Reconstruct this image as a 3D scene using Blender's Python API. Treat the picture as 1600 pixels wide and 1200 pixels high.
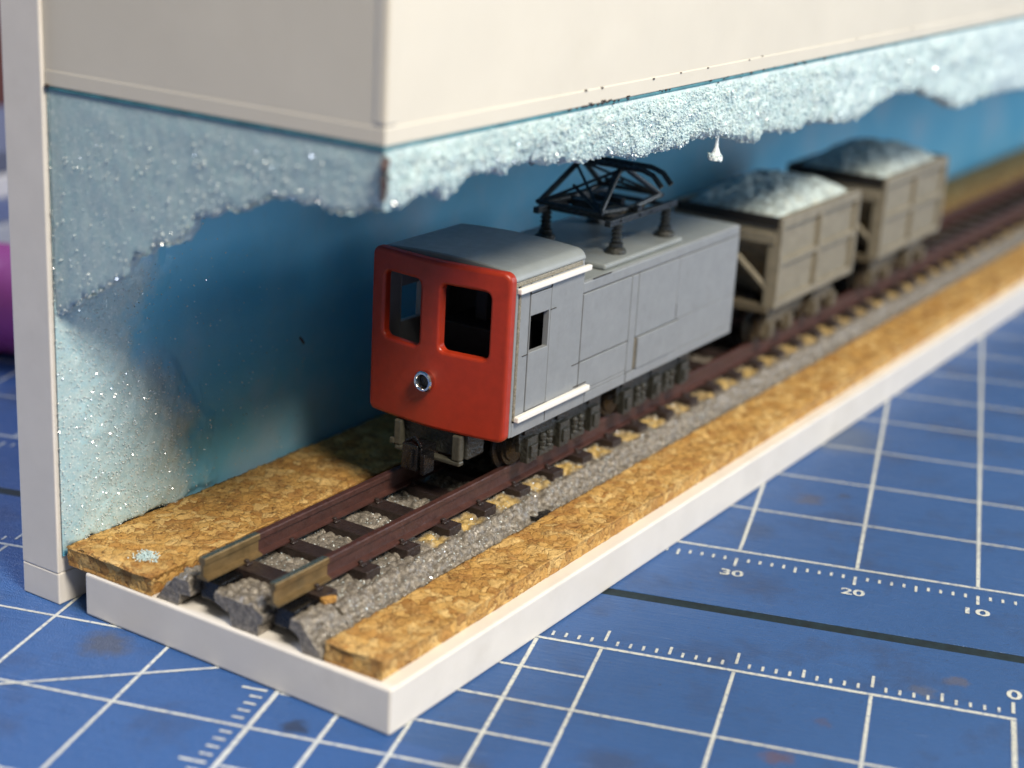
import bpy, bmesh, math, random
import numpy as np
from mathutils import Vector, Matrix, Euler
R = math.radians
random.seed(7)
rng = np.random.default_rng(11)
# units: 1 Blender unit = 1 mm.  x runs along the track away from the viewer, y across to the backboard, z up
for o in list(bpy.data.objects):
    bpy.data.objects.remove(o)
scn = bpy.context.scene
scn.unit_settings.scale_length = 0.001
COL = scn.collection

# ---------------------------------------------------------------- camera
CAM = Vector((-80.079, -58.284, 58.461))
right = Vector((0.54558, -0.836298, 0.054292))
down = Vector((-0.237983, -0.216719, -0.946782))
fwd = Vector((0.803559, 0.503625, -0.317263))
cd = bpy.data.cameras.new('camera')
cam = bpy.data.objects.new('camera', cd)
COL.objects.link(cam)
m = Matrix.Identity(4)
for i in range(3):
    m[i][0] = right[i]; m[i][1] = -down[i]; m[i][2] = -fwd[i]; m[i][3] = CAM[i]
cam.matrix_world = m
cd.sensor_width = 36.0
cd.lens = 58.92
cd.clip_start = 1.0
cd.clip_end = 20000.0
cd.dof.use_dof = True
cd.dof.focus_distance = 131.0
cd.dof.aperture_fstop = 58.92e-3 / (2 * 1.05)
scn.camera = cam

# ---------------------------------------------------------------- world and lamps
w = bpy.data.worlds.new('World')
scn.world = w
w.use_nodes = True
bg = w.node_tree.nodes['Background']
bg.inputs[0].default_value = (1.0, 0.97, 0.92, 1)
bg.inputs[1].default_value = 0.18

def area(name, loc, target, size, power, col, shape='DISK', size_y=None):
    l = bpy.data.lights.new(name, 'AREA')
    l.shape = shape
    l.size = size
    if size_y: l.size_y = size_y
    l.energy = power
    l.color = col
    o = bpy.data.objects.new(name, l)
    COL.objects.link(o)
    o.location = loc
    o.rotation_euler = (Vector(target) - Vector(loc)).to_track_quat('-Z', 'Y').to_euler()
    return o
KD = Vector((0.47, 1.0, -1.24)).normalized()
KT = Vector((30, 10, 15))
area('desk_lamp_light', KT - KD * 520, KT, 150, 3.75e6, (1.0, 0.90, 0.75))
area('window_light', (470, -470, 190), (50, 0, 12), 300, 2.3e6, (0.78, 0.88, 1.0), 'SQUARE')
area('rear_window_light', (-40, 620, 420), (60, 90, 0), 260, 4.5e6, (0.70, 0.78, 1.0), 'SQUARE')
scn.view_settings.view_transform = 'Standard'
scn.view_settings.look = 'None'
scn.view_settings.exposure = 0.0
scn.view_settings.gamma = 1.0
scn.view_settings.use_curve_mapping = False

# ---------------------------------------------------------------- material helpers
class NT:
    def __init__(self, name):
        self.m = bpy.data.materials.new(name)
        self.m.use_nodes = True
        self.t = self.m.node_tree
        self.b = self.t.nodes['Principled BSDF']
        self.tc = self.n('ShaderNodeTexCoord')
    def n(self, ty, **kw):
        x = self.t.nodes.new(ty)
        for k, v in kw.items(): setattr(x, k, v)
        return x
    def l(self, a, b): self.t.links.new(a, b)
    def noise(self, scale, detail=4, rough=0.55, vec=None, dist=0.0):
        x = self.n('ShaderNodeTexNoise')
        x.inputs['Scale'].default_value = scale
        x.inputs['Detail'].default_value = detail
        x.inputs['Roughness'].default_value = rough
        x.inputs['Distortion'].default_value = dist
        self.l(vec if vec is not None else self.tc.outputs['Object'], x.inputs['Vector'])
        return x
    def ramp(self, fac, stops):
        r = self.n('ShaderNodeValToRGB')
        e = r.color_ramp.elements
        while len(e) < len(stops): e.new(0.5)
        for i, (p, c) in enumerate(stops):
            e[i].position = p
            e[i].color = (c[0], c[1], c[2], 1) if isinstance(c, (tuple, list)) else (c, c, c, 1)
        self.l(fac, r.inputs[0])
        return r
    def mix(self, fac, a, b, mode='MIX'):
        x = self.n('ShaderNodeMix', data_type='RGBA', blend_type=mode)
        for s, v in ((0, fac), (6, a), (7, b)):
            if hasattr(v, 'links') or isinstance(v, bpy.types.NodeSocket): self.l(v, x.inputs[s])
            else: x.inputs[s].default_value = v if s == 0 else (v[0], v[1], v[2], 1)
        return x.outputs[2]
    def math(self, op, a, b=0.0):
        x = self.n('ShaderNodeMath', operation=op)
        for i, v in enumerate((a, b)):
            if isinstance(v, bpy.types.NodeSocket): self.l(v, x.inputs[i])
            else: x.inputs[i].default_value = v
        return x.outputs[0]
    def bump(self, h, dist, strength=1.0):
        x = self.n('ShaderNodeBump')
        x.inputs['Distance'].default_value = dist
        x.inputs['Strength'].default_value = strength
        self.l(h, x.inputs['Height'])
        self.l(x.outputs[0], self.b.inputs['Normal'])
    def set(self, **kw):
        for k, v in kw.items():
            s = self.b.inputs[k.replace('_', ' ')]
            if isinstance(v, bpy.types.NodeSocket): self.l(v, s)
            elif k.endswith('Color') and len(v) == 3: s.default_value = (*v, 1)
            else: s.default_value = v
        return self

def plain(name, col, rough=0.5, var=0.12, scale=1.5, bump=0.0, bscale=6, metal=0.0, spec=0.5, dirt=None, dirt_amt=0.5):
    t = NT(name)
    n = t.noise(scale, 5)
    lo = tuple(c * (1 - var) for c in col); hi = tuple(min(1, c * (1 + var)) for c in col)
    c = t.ramp(n.outputs['Fac'], [(0.3, lo), (0.7, hi)]).outputs[0]
    if dirt:
        n2 = t.noise(scale * 0.6, 6, 0.7)
        f = t.ramp(n2.outputs['Fac'], [(0.55, 0.0), (0.75, dirt_amt)]).outputs[0]
        c = t.mix(f, c, dirt)
    n3 = t.noise(scale * 2.3, 3)
    r = t.ramp(n3.outputs['Fac'], [(0.3, max(0, rough - 0.08)), (0.7, min(1, rough + 0.08))]).outputs[0]
    t.set(Base_Color=c, Roughness=r, Metallic=metal)
    t.b.inputs['Specular IOR Level'].default_value = spec
    if bump:
        t.bump(t.noise(bscale, 4).outputs['Fac'], bump)
    return t.m

M = {}
M['white_plastic'] = plain('white_plastic', (0.73, 0.70, 0.655), 0.42, 0.04, 0.25, 0.006, 2.5, dirt=(0.42, 0.38, 0.32), dirt_amt=0.2)
M['cream_plastic'] = plain('cream_plastic', (0.68, 0.64, 0.55), 0.48, 0.03, 0.12, 0.006, 1.2, dirt=(0.5, 0.45, 0.36), dirt_amt=0.12)
M['red_paint'] = plain('red_paint', (0.36, 0.029, 0.008), 0.4, 0.10, 1.2, 0.008, 9)
M['grey_primer'] = plain('grey_primer', (0.232, 0.248, 0.263), 0.52, 0.06, 1.0, 0.006, 14, dirt=(0.15, 0.15, 0.145), dirt_amt=0.3)
M['roof_grey'] = plain('roof_grey', (0.25, 0.275, 0.275), 0.36, 0.05, 0.6)
M['groove'] = plain('groove_wash', (0.05, 0.045, 0.04), 0.7, 0.3, 3)
M['tan_glue'] = plain('tan_glue', (0.24, 0.22, 0.17), 0.25, 0.35, 4, 0.06, 6)
M['brown_trim'] = plain('brown_trim', (0.15, 0.13, 0.09), 0.55, 0.2, 3)
M['white_strip'] = plain('white_strip', (0.84, 0.82, 0.77), 0.45, 0.04, 2)
M['chassis'] = plain('chassis_grey', (0.030, 0.031, 0.026), 0.35, 0.35, 2.2, 0.15, 4, dirt=(0.03, 0.03, 0.03))
M['black'] = plain('black_plastic', (0.006, 0.006, 0.007), 0.28, 0.3, 2, 0.02, 5)
M['dark_interior'] = plain('dark_interior', (0.022, 0.022, 0.025), 0.6, 0.2, 2)
M['step_tan'] = plain('step_tan', (0.06, 0.057, 0.043), 0.42, 0.25, 3, 0.03, 6)
M['chrome'] = plain('chrome', (0.75, 0.73, 0.70), 0.12, 0.05, 3, metal=1.0)
M['wheel'] = plain('wheel_metal', (0.025, 0.024, 0.022), 0.3, 0.2, 3, metal=0.3)
M['panto'] = plain('pantograph_metal', (0.045, 0.05, 0.05), 0.3, 0.35, 3, metal=0.4)
M['panto_tan'] = plain('pantograph_bronze', (0.13, 0.10, 0.06), 0.4, 0.3, 3, metal=0.4)
M['rail'] = plain('rail_paint', (0.060, 0.024, 0.019), 0.45, 0.25, 1.2, 0.05, 4, dirt=(0.035, 0.018, 0.015))
M['rail_bare'] = plain('rail_bare_brass', (0.24, 0.165, 0.075), 0.4, 0.3, 0.9, 0.01, 4, metal=0.6, dirt=(0.12, 0.10, 0.06), dirt_amt=0.7)
M['rail_bare_top'] = plain('rail_bare_nickel', (0.30, 0.33, 0.27), 0.25, 0.2, 1.6, metal=0.85)
M['sleeper'] = plain('sleeper_brown', (0.030, 0.020, 0.018), 0.38, 0.4, 3, 0.08, 5)
M['wagon'] = plain('wagon_tan', (0.225, 0.202, 0.15), 0.6, 0.14, 0.9, 0.03, 5, dirt=(0.10, 0.08, 0.05), dirt_amt=0.65)
M['wagon_under'] = plain('wagon_underframe', (0.11, 0.092, 0.062), 0.6, 0.3, 1.2, 0.05, 4, dirt=(0.04, 0.032, 0.025))
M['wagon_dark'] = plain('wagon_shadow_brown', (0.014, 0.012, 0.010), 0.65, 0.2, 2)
M['load'] = plain('gravel_load', (0.50, 0.58, 0.56), 0.7, 0.4, 1.2, 0.3, 3, dirt=(0.66, 0.62, 0.48), dirt_amt=0.8)
M['mark'] = plain('dark_marks', (0.05, 0.035, 0.03), 0.7, 0.3, 2)
M['teal'] = plain('teal_edge', (0.06, 0.22, 0.27), 0.5, 0.35, 0.5)
M['icicle'] = plain('clear_ice', (0.8, 0.88, 0.9), 0.15, 0.06, 3, 0.1, 5)

def mat_ballast():
    t = NT('ballast_molded')
    n = t.noise(2.6, 5, 0.7)
    c = t.ramp(n.outputs['Fac'], [(0.25, (0.055, 0.048, 0.039)), (0.5, (0.185, 0.165, 0.138)), (0.75, (0.45, 0.405, 0.34))]).outputs[0]
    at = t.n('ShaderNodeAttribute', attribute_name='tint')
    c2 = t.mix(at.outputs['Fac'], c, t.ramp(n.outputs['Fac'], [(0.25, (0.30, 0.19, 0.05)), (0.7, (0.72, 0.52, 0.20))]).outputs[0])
    t.set(Base_Color=c2, Roughness=t.ramp(t.noise(5, 3).outputs['Fac'], [(0.35, 0.10), (0.65, 0.5)]).outputs[0])
    t.b.inputs['Coat Weight'].default_value = 0.25
    t.b.inputs['Coat Roughness'].default_value = 0.12
    t.bump(t.noise(5, 4, 0.6).outputs['Fac'], 0.10)
    return t.m
M['ballast'] = mat_ballast()

def mat_cork():
    t = NT('cork')
    warp = t.noise(0.9, 3)
    vm = t.n('ShaderNodeVectorMath', operation='MULTIPLY_ADD')
    t.l(warp.outputs['Color'], vm.inputs[0]); vm.inputs[1].default_value = (1.9, 1.9, 1.4)
    t.l(t.tc.outputs['Object'], vm.inputs[2])
    v = t.n('ShaderNodeTexVoronoi', feature='F1'); v.inputs['Scale'].default_value = 1.1
    t.l(vm.outputs[0], v.inputs['Vector'])
    e = t.n('ShaderNodeTexVoronoi', feature='DISTANCE_TO_EDGE'); e.inputs['Scale'].default_value = 1.1
    t.l(vm.outputs[0], e.inputs['Vector'])
    sep = t.n('ShaderNodeSeparateColor'); t.l(v.outputs['Color'], sep.inputs[0])
    base = t.ramp(sep.outputs[0], [(0.0, (0.40, 0.20, 0.058)), (0.35, (0.54, 0.30, 0.085)), (0.7, (0.63, 0.38, 0.12)), (1.0, (0.76, 0.52, 0.21))]).outputs[0]
    v2 = t.n('ShaderNodeTexVoronoi', feature='F1'); v2.inputs['Scale'].default_value = 3.1
    t.l(vm.outputs[0], v2.inputs['Vector'])
    sep2 = t.n('ShaderNodeSeparateColor'); t.l(v2.outputs['Color'], sep2.inputs[0])
    small = t.ramp(sep2.outputs[0], [(0.0, (0.22, 0.11, 0.035)), (0.5, (0.50, 0.30, 0.10)), (1.0, (0.68, 0.46, 0.19))]).outputs[0]
    base = t.mix(t.ramp(t.noise(0.45, 3).outputs['Fac'], [(0.46, 0.0), (0.66, 0.6)]).outputs[0], base, small)
    fine = t.noise(2.6, 6, 0.7, dist=1.4)
    base = t.mix(0.75, base, t.ramp(fine.outputs['Fac'], [(0.34, (0.36, 0.28, 0.22)), (0.5, (1.0, 1.0, 1.0))]).outputs[0], 'MULTIPLY')
    edge = t.ramp(e.outputs['Distance'], [(0.0, 1.0), (0.045, 0.0)]).outputs[0]
    edge = t.math('MULTIPLY', edge, t.ramp(t.noise(0.8, 2).outputs['Fac'], [(0.4, 0.05), (0.65, 0.8)]).outputs[0])
    base = t.mix(edge, base, (0.10, 0.04, 0.012))
    pit = t.ramp(t.noise(1.7, 3, 0.5).outputs['Fac'], [(0.62, 0.0), (0.68, 0.6)]).outputs[0]
    base = t.mix(pit, base, (0.09, 0.035, 0.012))
    t.set(Base_Color=base, Roughness=0.65)
    t.b.inputs['Specular IOR Level'].default_value = 0.25
    h = t.math('ADD', t.math('MULTIPLY', t.math('MINIMUM', e.outputs['Distance'], 0.15), 3.0), t.math('MULTIPLY', fine.outputs['Fac'], 0.6))
    t.bump(h, 0.14)
    return t.m
M['cork'] = mat_cork()

BOARD_STOPS = [(0.3, (0.10, 0.48, 0.74)), (0.5, (0.17, 0.54, 0.77)), (0.7, (0.34, 0.57, 0.74))]
def mat_board():
    # blue sprayed paint on white card: bare at the free end and in one pale mist low down
    t = NT('blue_board_paint')
    n = t.noise(0.075, 4)
    c = t.ramp(n.outputs['Fac'], BOARD_STOPS).outputs[0]
    n2 = t.noise(0.9, 5, 0.7)
    c = t.mix(t.ramp(n2.outputs['Fac'], [(0.5, 0.0), (0.8, 0.25)]).outputs[0], c, (0.25, 0.42, 0.5))
    t.set(Base_Color=c, Roughness=0.5)
    t.bump(t.noise(3, 4).outputs['Fac'], 0.05)
    return t.m
M['board_blue'] = mat_board()

def mat_snow(name, c1, c2, sss, rough, tr=0.0, bmp=0.1):
    t = NT(name)
    n = t.noise(1.1, 6, 0.7)
    c = t.ramp(n.outputs['Fac'], [(0.3, c1), (0.7, c2)]).outputs[0]
    f = t.noise(7.0, 2, 0.5)
    c = t.mix(t.ramp(f.outputs['Fac'], [(0.58, 0.0), (0.68, 0.55)]).outputs[0], c, (0.82, 0.88, 0.87))  # white specks paint sparkle into the snow colour
    c = t.mix(t.ramp(f.outputs['Fac'], [(0.30, 0.4), (0.42, 0.0)]).outputs[0], c, tuple(x * .7 for x in c1))
    t.set(Base_Color=c, Roughness=rough)
    t.b.inputs['Subsurface Weight'].default_value = sss
    t.b.inputs['Subsurface Radius'].default_value = (0.6, 0.9, 1.0)
    t.b.inputs['Subsurface Scale'].default_value = 0.8
    t.b.inputs['Transmission Weight'].default_value = tr
    t.bump(t.noise(4.5, 5, 0.7).outputs['Fac'], bmp)
    return t.m
M['snow'] = mat_snow('snow_paste', (0.48, 0.65, 0.69), (0.68, 0.79, 0.80), 0.0, 0.45)
M['snow_gel'] = mat_snow('snow_gel', (0.34, 0.52, 0.57), (0.48, 0.61, 0.63), 0.0, 0.42, 0.0, 0.02)
M['grain'] = mat_snow('snow_grain', (0.50, 0.71, 0.77), (0.76, 0.87, 0.88), 0.0, 0.3)
M['glitter'] = plain('glitter', (0.62, 0.70, 0.70), 0.2, 0.03, 3, spec=1.0)
M['glitter'].node_tree.nodes['Principled BSDF'].inputs['Coat Weight'].default_value = 1.0
M['glitter'].node_tree.nodes['Principled BSDF'].inputs['Coat IOR'].default_value = 2.4
M['glitter'].node_tree.nodes['Principled BSDF'].inputs['Coat Roughness'].default_value = 0.16

# ---------------------------------------------------------------- object helpers
WL = {}
def wl(o): return WL.get(o.name, Vector((0, 0, 0))) if o else Vector((0, 0, 0))
def tag(o, label=None, cat=None, group=None, kind=None):
    if label: o['label'] = label
    if cat: o['category'] = cat
    if group: o['group'] = group
    if kind: o['kind'] = kind
    return o
def thing(name, loc, label, cat, group=None):
    o = bpy.data.objects.new(name, None)
    o.empty_display_size = 2
    COL.objects.link(o)
    o.location = loc
    WL[o.name] = Vector(loc)
    return tag(o, label, cat, group)
def link_mesh(name, me, mat, parent=None, loc=None):
    o = bpy.data.objects.new(name, me)
    COL.objects.link(o)
    if mat: me.materials.append(M[mat] if isinstance(mat, str) else mat)
    if parent:
        o.parent = parent
        WL[o.name] = wl(parent) + (Vector(loc) if loc else Vector((0, 0, 0)))
    else:
        WL[o.name] = Vector(loc) if loc else Vector((0, 0, 0))
    if loc: o.location = loc
    return o
def bevel(o, wd, seg=2, ang=35):
    b = o.modifiers.new('bevel', 'BEVEL')
    b.width = wd; b.segments = seg; b.limit_method = 'ANGLE'; b.angle_limit = R(ang)
    return o
def smooth(me, ang=40):
    for p in me.polygons: p.use_smooth = True
    try: me.set_sharp_from_angle(angle=R(ang))
    except Exception: pass

class MB:
    def __init__(self):
        self.v = []; self.f = []
    def poly(self, verts, faces):
        k = len(self.v)
        self.v += [tuple(p) for p in verts]
        self.f += [tuple(i + k for i in q) for q in faces]
        return self
    def box(self, x0, x1, y0, y1, z0, z1):
        x0, x1 = sorted((x0, x1)); y0, y1 = sorted((y0, y1)); z0, z1 = sorted((z0, z1))
        v = [(x, y, z) for z in (z0, z1) for y in (y0, y1) for x in (x0, x1)]
        return self.poly(v, [(0, 2, 3, 1), (4, 5, 7, 6), (0, 1, 5, 4), (2, 6, 7, 3), (0, 4, 6, 2), (1, 3, 7, 5)])
    def prism(self, pts, axis, a, b):
        # pts: 2D loop; axis 'x': pts are (y,z); 'y': (x,z); 'z': (x,y)
        f = {'x': lambda p, t: (t, p[0], p[1]), 'y': lambda p, t: (p[0], t, p[1]), 'z': lambda p, t: (p[0], p[1], t)}[axis]
        n = len(pts)
        v = [f(p, a) for p in pts] + [f(p, b) for p in pts]
        fc = [tuple(range(n))[::-1], tuple(range(n, 2 * n))] + [(i, (i + 1) % n, n + (i + 1) % n, n + i) for i in range(n)]
        return self.poly(v, fc)
    def tube(self, pts, r, n=8, r2=None):
        pts = [Vector(p) for p in pts]
        rings = []
        for i, p in enumerate(pts):
            d = (pts[min(i + 1, len(pts) - 1)] - pts[max(i - 1, 0)]).normalized()
            a = d.cross(Vector((0, 0, 1)))
            if a.length < 0.05: a = d.cross(Vector((0, 1, 0)))
            a.normalize(); b = d.cross(a)
            rr = r if r2 is None else r + (r2 - r) * i / (len(pts) - 1)
            rings.append([p + a * rr * math.cos(t) + b * rr * math.sin(t) for t in [2 * math.pi * k / n for k in range(n)]])
        v = [q for rg in rings for q in rg]
        f = []
        for i in range(len(pts) - 1):
            for k in range(n):
                f.append((i * n + k, i * n + (k + 1) % n, (i + 1) * n + (k + 1) % n, (i + 1) * n + k))
        f.append(tuple(range(n))[::-1]); f.append(tuple((len(pts) - 1) * n + k for k in range(n)))
        return self.poly(v, f)
    def lathe(self, c, prof, axis='y', n=24):
        # prof: (radius, offset along axis)
        c = Vector(c)
        v = []
        for (r, h) in prof:
            for k in range(n):
                t = 2 * math.pi * k / n
                p = {'y': (r * math.cos(t), h, r * math.sin(t)), 'x': (h, r * math.cos(t), r * math.sin(t)), 'z': (r * math.cos(t), r * math.sin(t), h)}[axis]
                v.append(c + Vector(p))
        f = []
        for i in range(len(prof) - 1):
            for k in range(n):
                f.append((i * n + k, i * n + (k + 1) % n, (i + 1) * n + (k + 1) % n, (i + 1) * n + k))
        f.append(tuple(range(n))); f.append(tuple((len(prof) - 1) * n + k for k in range(n))[::-1])
        return self.poly(v, f)
    def mesh(self, name, off=Vector((0, 0, 0))):
        me = bpy.data.meshes.new(name)
        me.from_pydata([(p[0] - off[0], p[1] - off[1], p[2] - off[2]) for p in self.v], [], self.f)
        bm = bmesh.new(); bm.from_mesh(me)
        bmesh.ops.recalc_face_normals(bm, faces=bm.faces)
        bm.to_mesh(me); bm.free()
        return me
    def build(self, name, mat, parent=None, bev=0, seg=2, sm=False, ang=35):
        me = self.mesh(name, wl(parent))
        if sm: smooth(me)
        o = link_mesh(name, me, mat, parent)
        if bev: bevel(o, bev, seg, ang)
        return o

# ---------------------------------------------------------------- numpy noise
def h3(i, j, k=0.0):
    x = np.sin(i * 127.1 + j * 311.7 + k * 74.7) * 43758.5453
    return x - np.floor(x)
def vnoise(x, y, seed=0.0):
    xi, yi = np.floor(x), np.floor(y)
    fx, fy = x - xi, y - yi
    fx = fx * fx * (3 - 2 * fx); fy = fy * fy * (3 - 2 * fy)
    a = h3(xi, yi, seed); b = h3(xi + 1, yi, seed); c = h3(xi, yi + 1, seed); d = h3(xi + 1, yi + 1, seed)
    return (a * (1 - fx) + b * fx) * (1 - fy) + (c * (1 - fx) + d * fx) * fy
def fbm(x, y, seed=0.0, o=4):
    s = 0; a = 0.5
    for k in range(o):
        s = s + a * vnoise(x * 2 ** k, y * 2 ** k, seed + k * 3.1); a *= 0.5
    return s / 0.94
def worley(x, y, seed=0.0):
    xi, yi = np.floor(x), np.floor(y)
    best = np.full(x.shape, 9.0); sec = np.full(x.shape, 9.0); idr = np.zeros(x.shape)
    for dx in (-1, 0, 1):
        for dy in (-1, 0, 1):
            cx, cy = xi + dx, yi + dy
            px = cx + 0.1 + 0.8 * h3(cx, cy, seed); py = cy + 0.1 + 0.8 * h3(cx, cy, seed + 5.3)
            d = np.hypot(px - x, py - y)
            r = h3(cx, cy, seed + 9.7)
            cl = d < best
            sec = np.where(cl, best, np.minimum(sec, d))
            idr = np.where(cl, r, idr)
            best = np.where(cl, d, best)
    return best, sec, idr
def grid_mesh(name, P, cap=False, off=Vector((0, 0, 0))):
    # P: (n, m, 3)
    n, mm = P.shape[:2]
    idx = np.arange(n * mm).reshape(n, mm)
    q = np.stack([idx[:-1, :-1], idx[1:, :-1], idx[1:, 1:], idx[:-1, 1:]], -1).reshape(-1, 4)
    V = P.reshape(-1, 3) - np.array(off)
    me = bpy.data.meshes.new(name)
    faces = q.tolist()
    if cap:
        faces.append(idx[0, :].tolist()); faces.append(idx[-1, ::-1].tolist())
    me.from_pydata(V.tolist(), [], faces)
    bm = bmesh.new(); bm.from_mesh(me)
    bmesh.ops.recalc_face_normals(bm, faces=bm.faces)
    bm.to_mesh(me); bm.free()
    for p in me.polygons: p.use_smooth = len(p.vertices) == 4
    return me
def path(pts, ds):
    # resample a polyline, returns points and left-hand normals
    pts = np.array(pts, float)
    seg = np.linalg.norm(np.diff(pts, axis=0), axis=1)
    L = np.concatenate([[0], np.cumsum(seg)])
    s = np.linspace(0, L[-1], max(2, int(L[-1] / ds)))
    x = np.interp(s, L, pts[:, 0]); y = np.interp(s, L, pts[:, 1])
    tx = np.gradient(x); ty = np.gradient(y); ln = np.hypot(tx, ty)
    tx = np.convolve(np.pad(tx / ln, 2, 'edge'), np.ones(5) / 5, 'valid'); ty = np.convolve(np.pad(ty / ln, 2, 'edge'), np.ones(5) / 5, 'valid')
    return x, y, -ty, tx, s

UEND = 330.0
BZ = 3.5      # base plate top
TC = 13.9     # track centre line
RT = 7.95     # rail top

# ================================================================ SETTING: bench and cutting mat
bench = MB().box(-900, 1500, -900, 1500, -40, -2.3).build('workbench', plain('bench_wood', (0.12, 0.08, 0.05), 0.5, 0.3, 0.02))
tag(bench, kind='structure')

def mat_mat():
    t = NT('mat_vinyl')
    n = t.noise(0.035, 5)
    c = t.ramp(n.outputs['Fac'], [(0.3, (0.026, 0.090, 0.262)), (0.7, (0.039, 0.116, 0.325))]).outputs[0]
    n2 = t.noise(0.9, 6, 0.75)
    c = t.mix(t.ramp(n2.outputs['Fac'], [(0.56, 0.0), (0.75, 0.35)]).outputs[0], c, (0.022, 0.05, 0.14))
    n3 = t.noise(0.16, 6, 0.7)
    warp = t.noise(0.5, 7, 0.75)
    vm = t.n('ShaderNodeVectorMath', operation='MULTIPLY_ADD')
    t.l(warp.outputs['Color'], vm.inputs[0]); vm.inputs[1].default_value = (4, 4, 0)
    t.l(t.tc.outputs['Object'], vm.inputs[2])
    stains = [(-64.4, -12.6, 2.1, (0.075, 0.075, 0.08), 0.7), (-13.0, -5.5, 0.8, (0.10, 0.07, 0.09), 0.4), (-35, -20, 1.8, (0.06, 0.07, 0.09), 0.6),
              (-15.5, -11.2, 1.0, (0.14, 0.075, 0.07), 0.6), (-18.0, 36.5, 1.5, (0.09, 0.085, 0.11), 0.6), (-15.0, 38.5, 0.8, (0.04, 0.045, 0.08), 0.7),
              (-6.5, 2.3, 0.9, (0.12, 0.12, 0.14), 0.6), (-4.0, 4.5, 0.9, (0.12, 0.11, 0.13), 0.6), (-17.0, 55.0, 5.0, (0.11, 0.13, 0.15), 0.5), (-47, -19.0, 1.0, (0.02, 0.03, 0.06), 0.8), (-38, -24, 1.5, (0.02, 0.025, 0.04), 0.7),
              (-26, -16, 2.2, (0.04, 0.05, 0.09), 0.5), (-22, 27, 2.0, (0.03, 0.06, 0.14), 0.5)]
    for (x, y, r, col, a) in stains:
        d = t.n('ShaderNodeVectorMath', operation='DISTANCE')
        t.l(vm.outputs[0], d.inputs[0]); d.inputs[1].default_value = (x + 2, y + 2, 0)
        f = t.ramp(t.math('DIVIDE', d.outputs['Value'], r * 2), [(0.25, a), (0.6, 0.0)]).outputs[0]
        c = t.mix(f, c, col)
    sp1 = t.noise(2.6, 2, 0.5)
    c = t.mix(t.ramp(sp1.outputs['Fac'], [(0.70, 0.0), (0.74, 0.7)]).outputs[0], c, (0.03, 0.035, 0.05))
    bl = t.noise(0.11, 5, 0.65)
    c = t.mix(t.ramp(bl.outputs['Fac'], [(0.52, 0.0), (0.68, 0.6)]).outputs[0], c, (0.035, 0.06, 0.14))
    # fine scratches
    mp = t.n('ShaderNodeMapping'); mp.inputs['Rotation'].default_value = (0, 0, 0.5); mp.inputs['Scale'].default_value = (0.25, 3.0, 1)
    t.l(t.tc.outputs['Object'], mp.inputs[0])
    sc = t.noise(0.8, 3, 0.6, vec=mp.outputs[0])
    c = t.mix(t.ramp(sc.outputs['Fac'], [(0.66, 0.0), (0.72, 0.35)]).outputs[0], c, (0.16, 0.24, 0.42))
    t.set(Base_Color=c, Roughness=t.ramp(n3.outputs['Fac'], [(0.3, 0.30), (0.7, 0.46)]).outputs[0])
    t.b.inputs['Specular IOR Level'].default_value = 0.5
    t.bump(t.math('ADD', t.math('ADD', t.noise(0.9, 5, 0.7).outputs['Fac'], t.noise(8, 2).outputs['Fac']), sc.outputs['Fac']), 0.09)
    return t.m
M['mat'] = mat_mat()
def mat_print():
    t = NT('mat_print_ink')
    n = t.noise(2.2, 6, 0.75)
    c = t.mix(t.ramp(n.outputs['Fac'], [(0.50, 0.0), (0.62, 0.7)]).outputs[0], (0.62, 0.64, 0.60), (0.10, 0.17, 0.36))
    n2 = t.noise(0.12, 3)
    c = t.mix(t.ramp(n2.outputs['Fac'], [(0.5, 0.0), (0.75, 0.4)]).outputs[0], c, (0.30, 0.30, 0.28))
    t.set(Base_Color=c, Roughness=0.5)
    return t.m
M['print'] = mat_print()

A = R(72.1)
B_ = Matrix(((math.cos(A), math.sin(A), 0), (-math.sin(A), math.cos(A), 0), (0, 0, 1)))
mat_loc = -(B_ @ Vector((-40.71, -17.84, 0)))
cmat = thing('cutting_mat', mat_loc, 'worn blue folding cutting mat with white grid and ruler lines under everything', 'cutting mat')
cmat.rotation_euler = (0, 0, -A)
def mat_part(mb, name, mat, bev=0):
    me = mb.mesh(name)
    o = link_mesh(name, me, mat, cmat)
    if bev: bevel(o, bev, 2)
    return o
# mat coordinates: X = -a, Y = -b
mat_part(MB().box(-230, 230, -160, 9.25, -2.2, 0), 'mat_half', 'mat', 0.06)
mat_part(MB().box(-230, 230, 10.55, 420, -2.2, 0), 'mat_half', 'mat', 0.06)
mat_part(MB().box(-230, 230, 9.2, 10.6, -2.1, -0.06), 'hinge_strip', plain('hinge_dark', (0.004, 0.016, 0.024), 0.75, 0.4, 1))
lines = MB()
HZ = 0.022
def seg(a0, b0, a1, b1, wd):
    p = Vector((-a0, -b0)); q = Vector((-a1, -b1))
    d = (q - p).normalized(); nrm = Vector((-d.y, d.x)) * wd * 0.37
    n = max(1, int((q - p).length / 40))
    for i in range(n):
        s0 = p + (q - p) * i / n; s1 = p + (q - p) * (i + 1) / n
        z = HZ
        lines.poly([(*(s0 + nrm), z), (*(s0 - nrm), z), (*(s1 - nrm), z), (*(s1 + nrm), z)], [(0, 1, 2, 3)])
LW = 0.36
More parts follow.
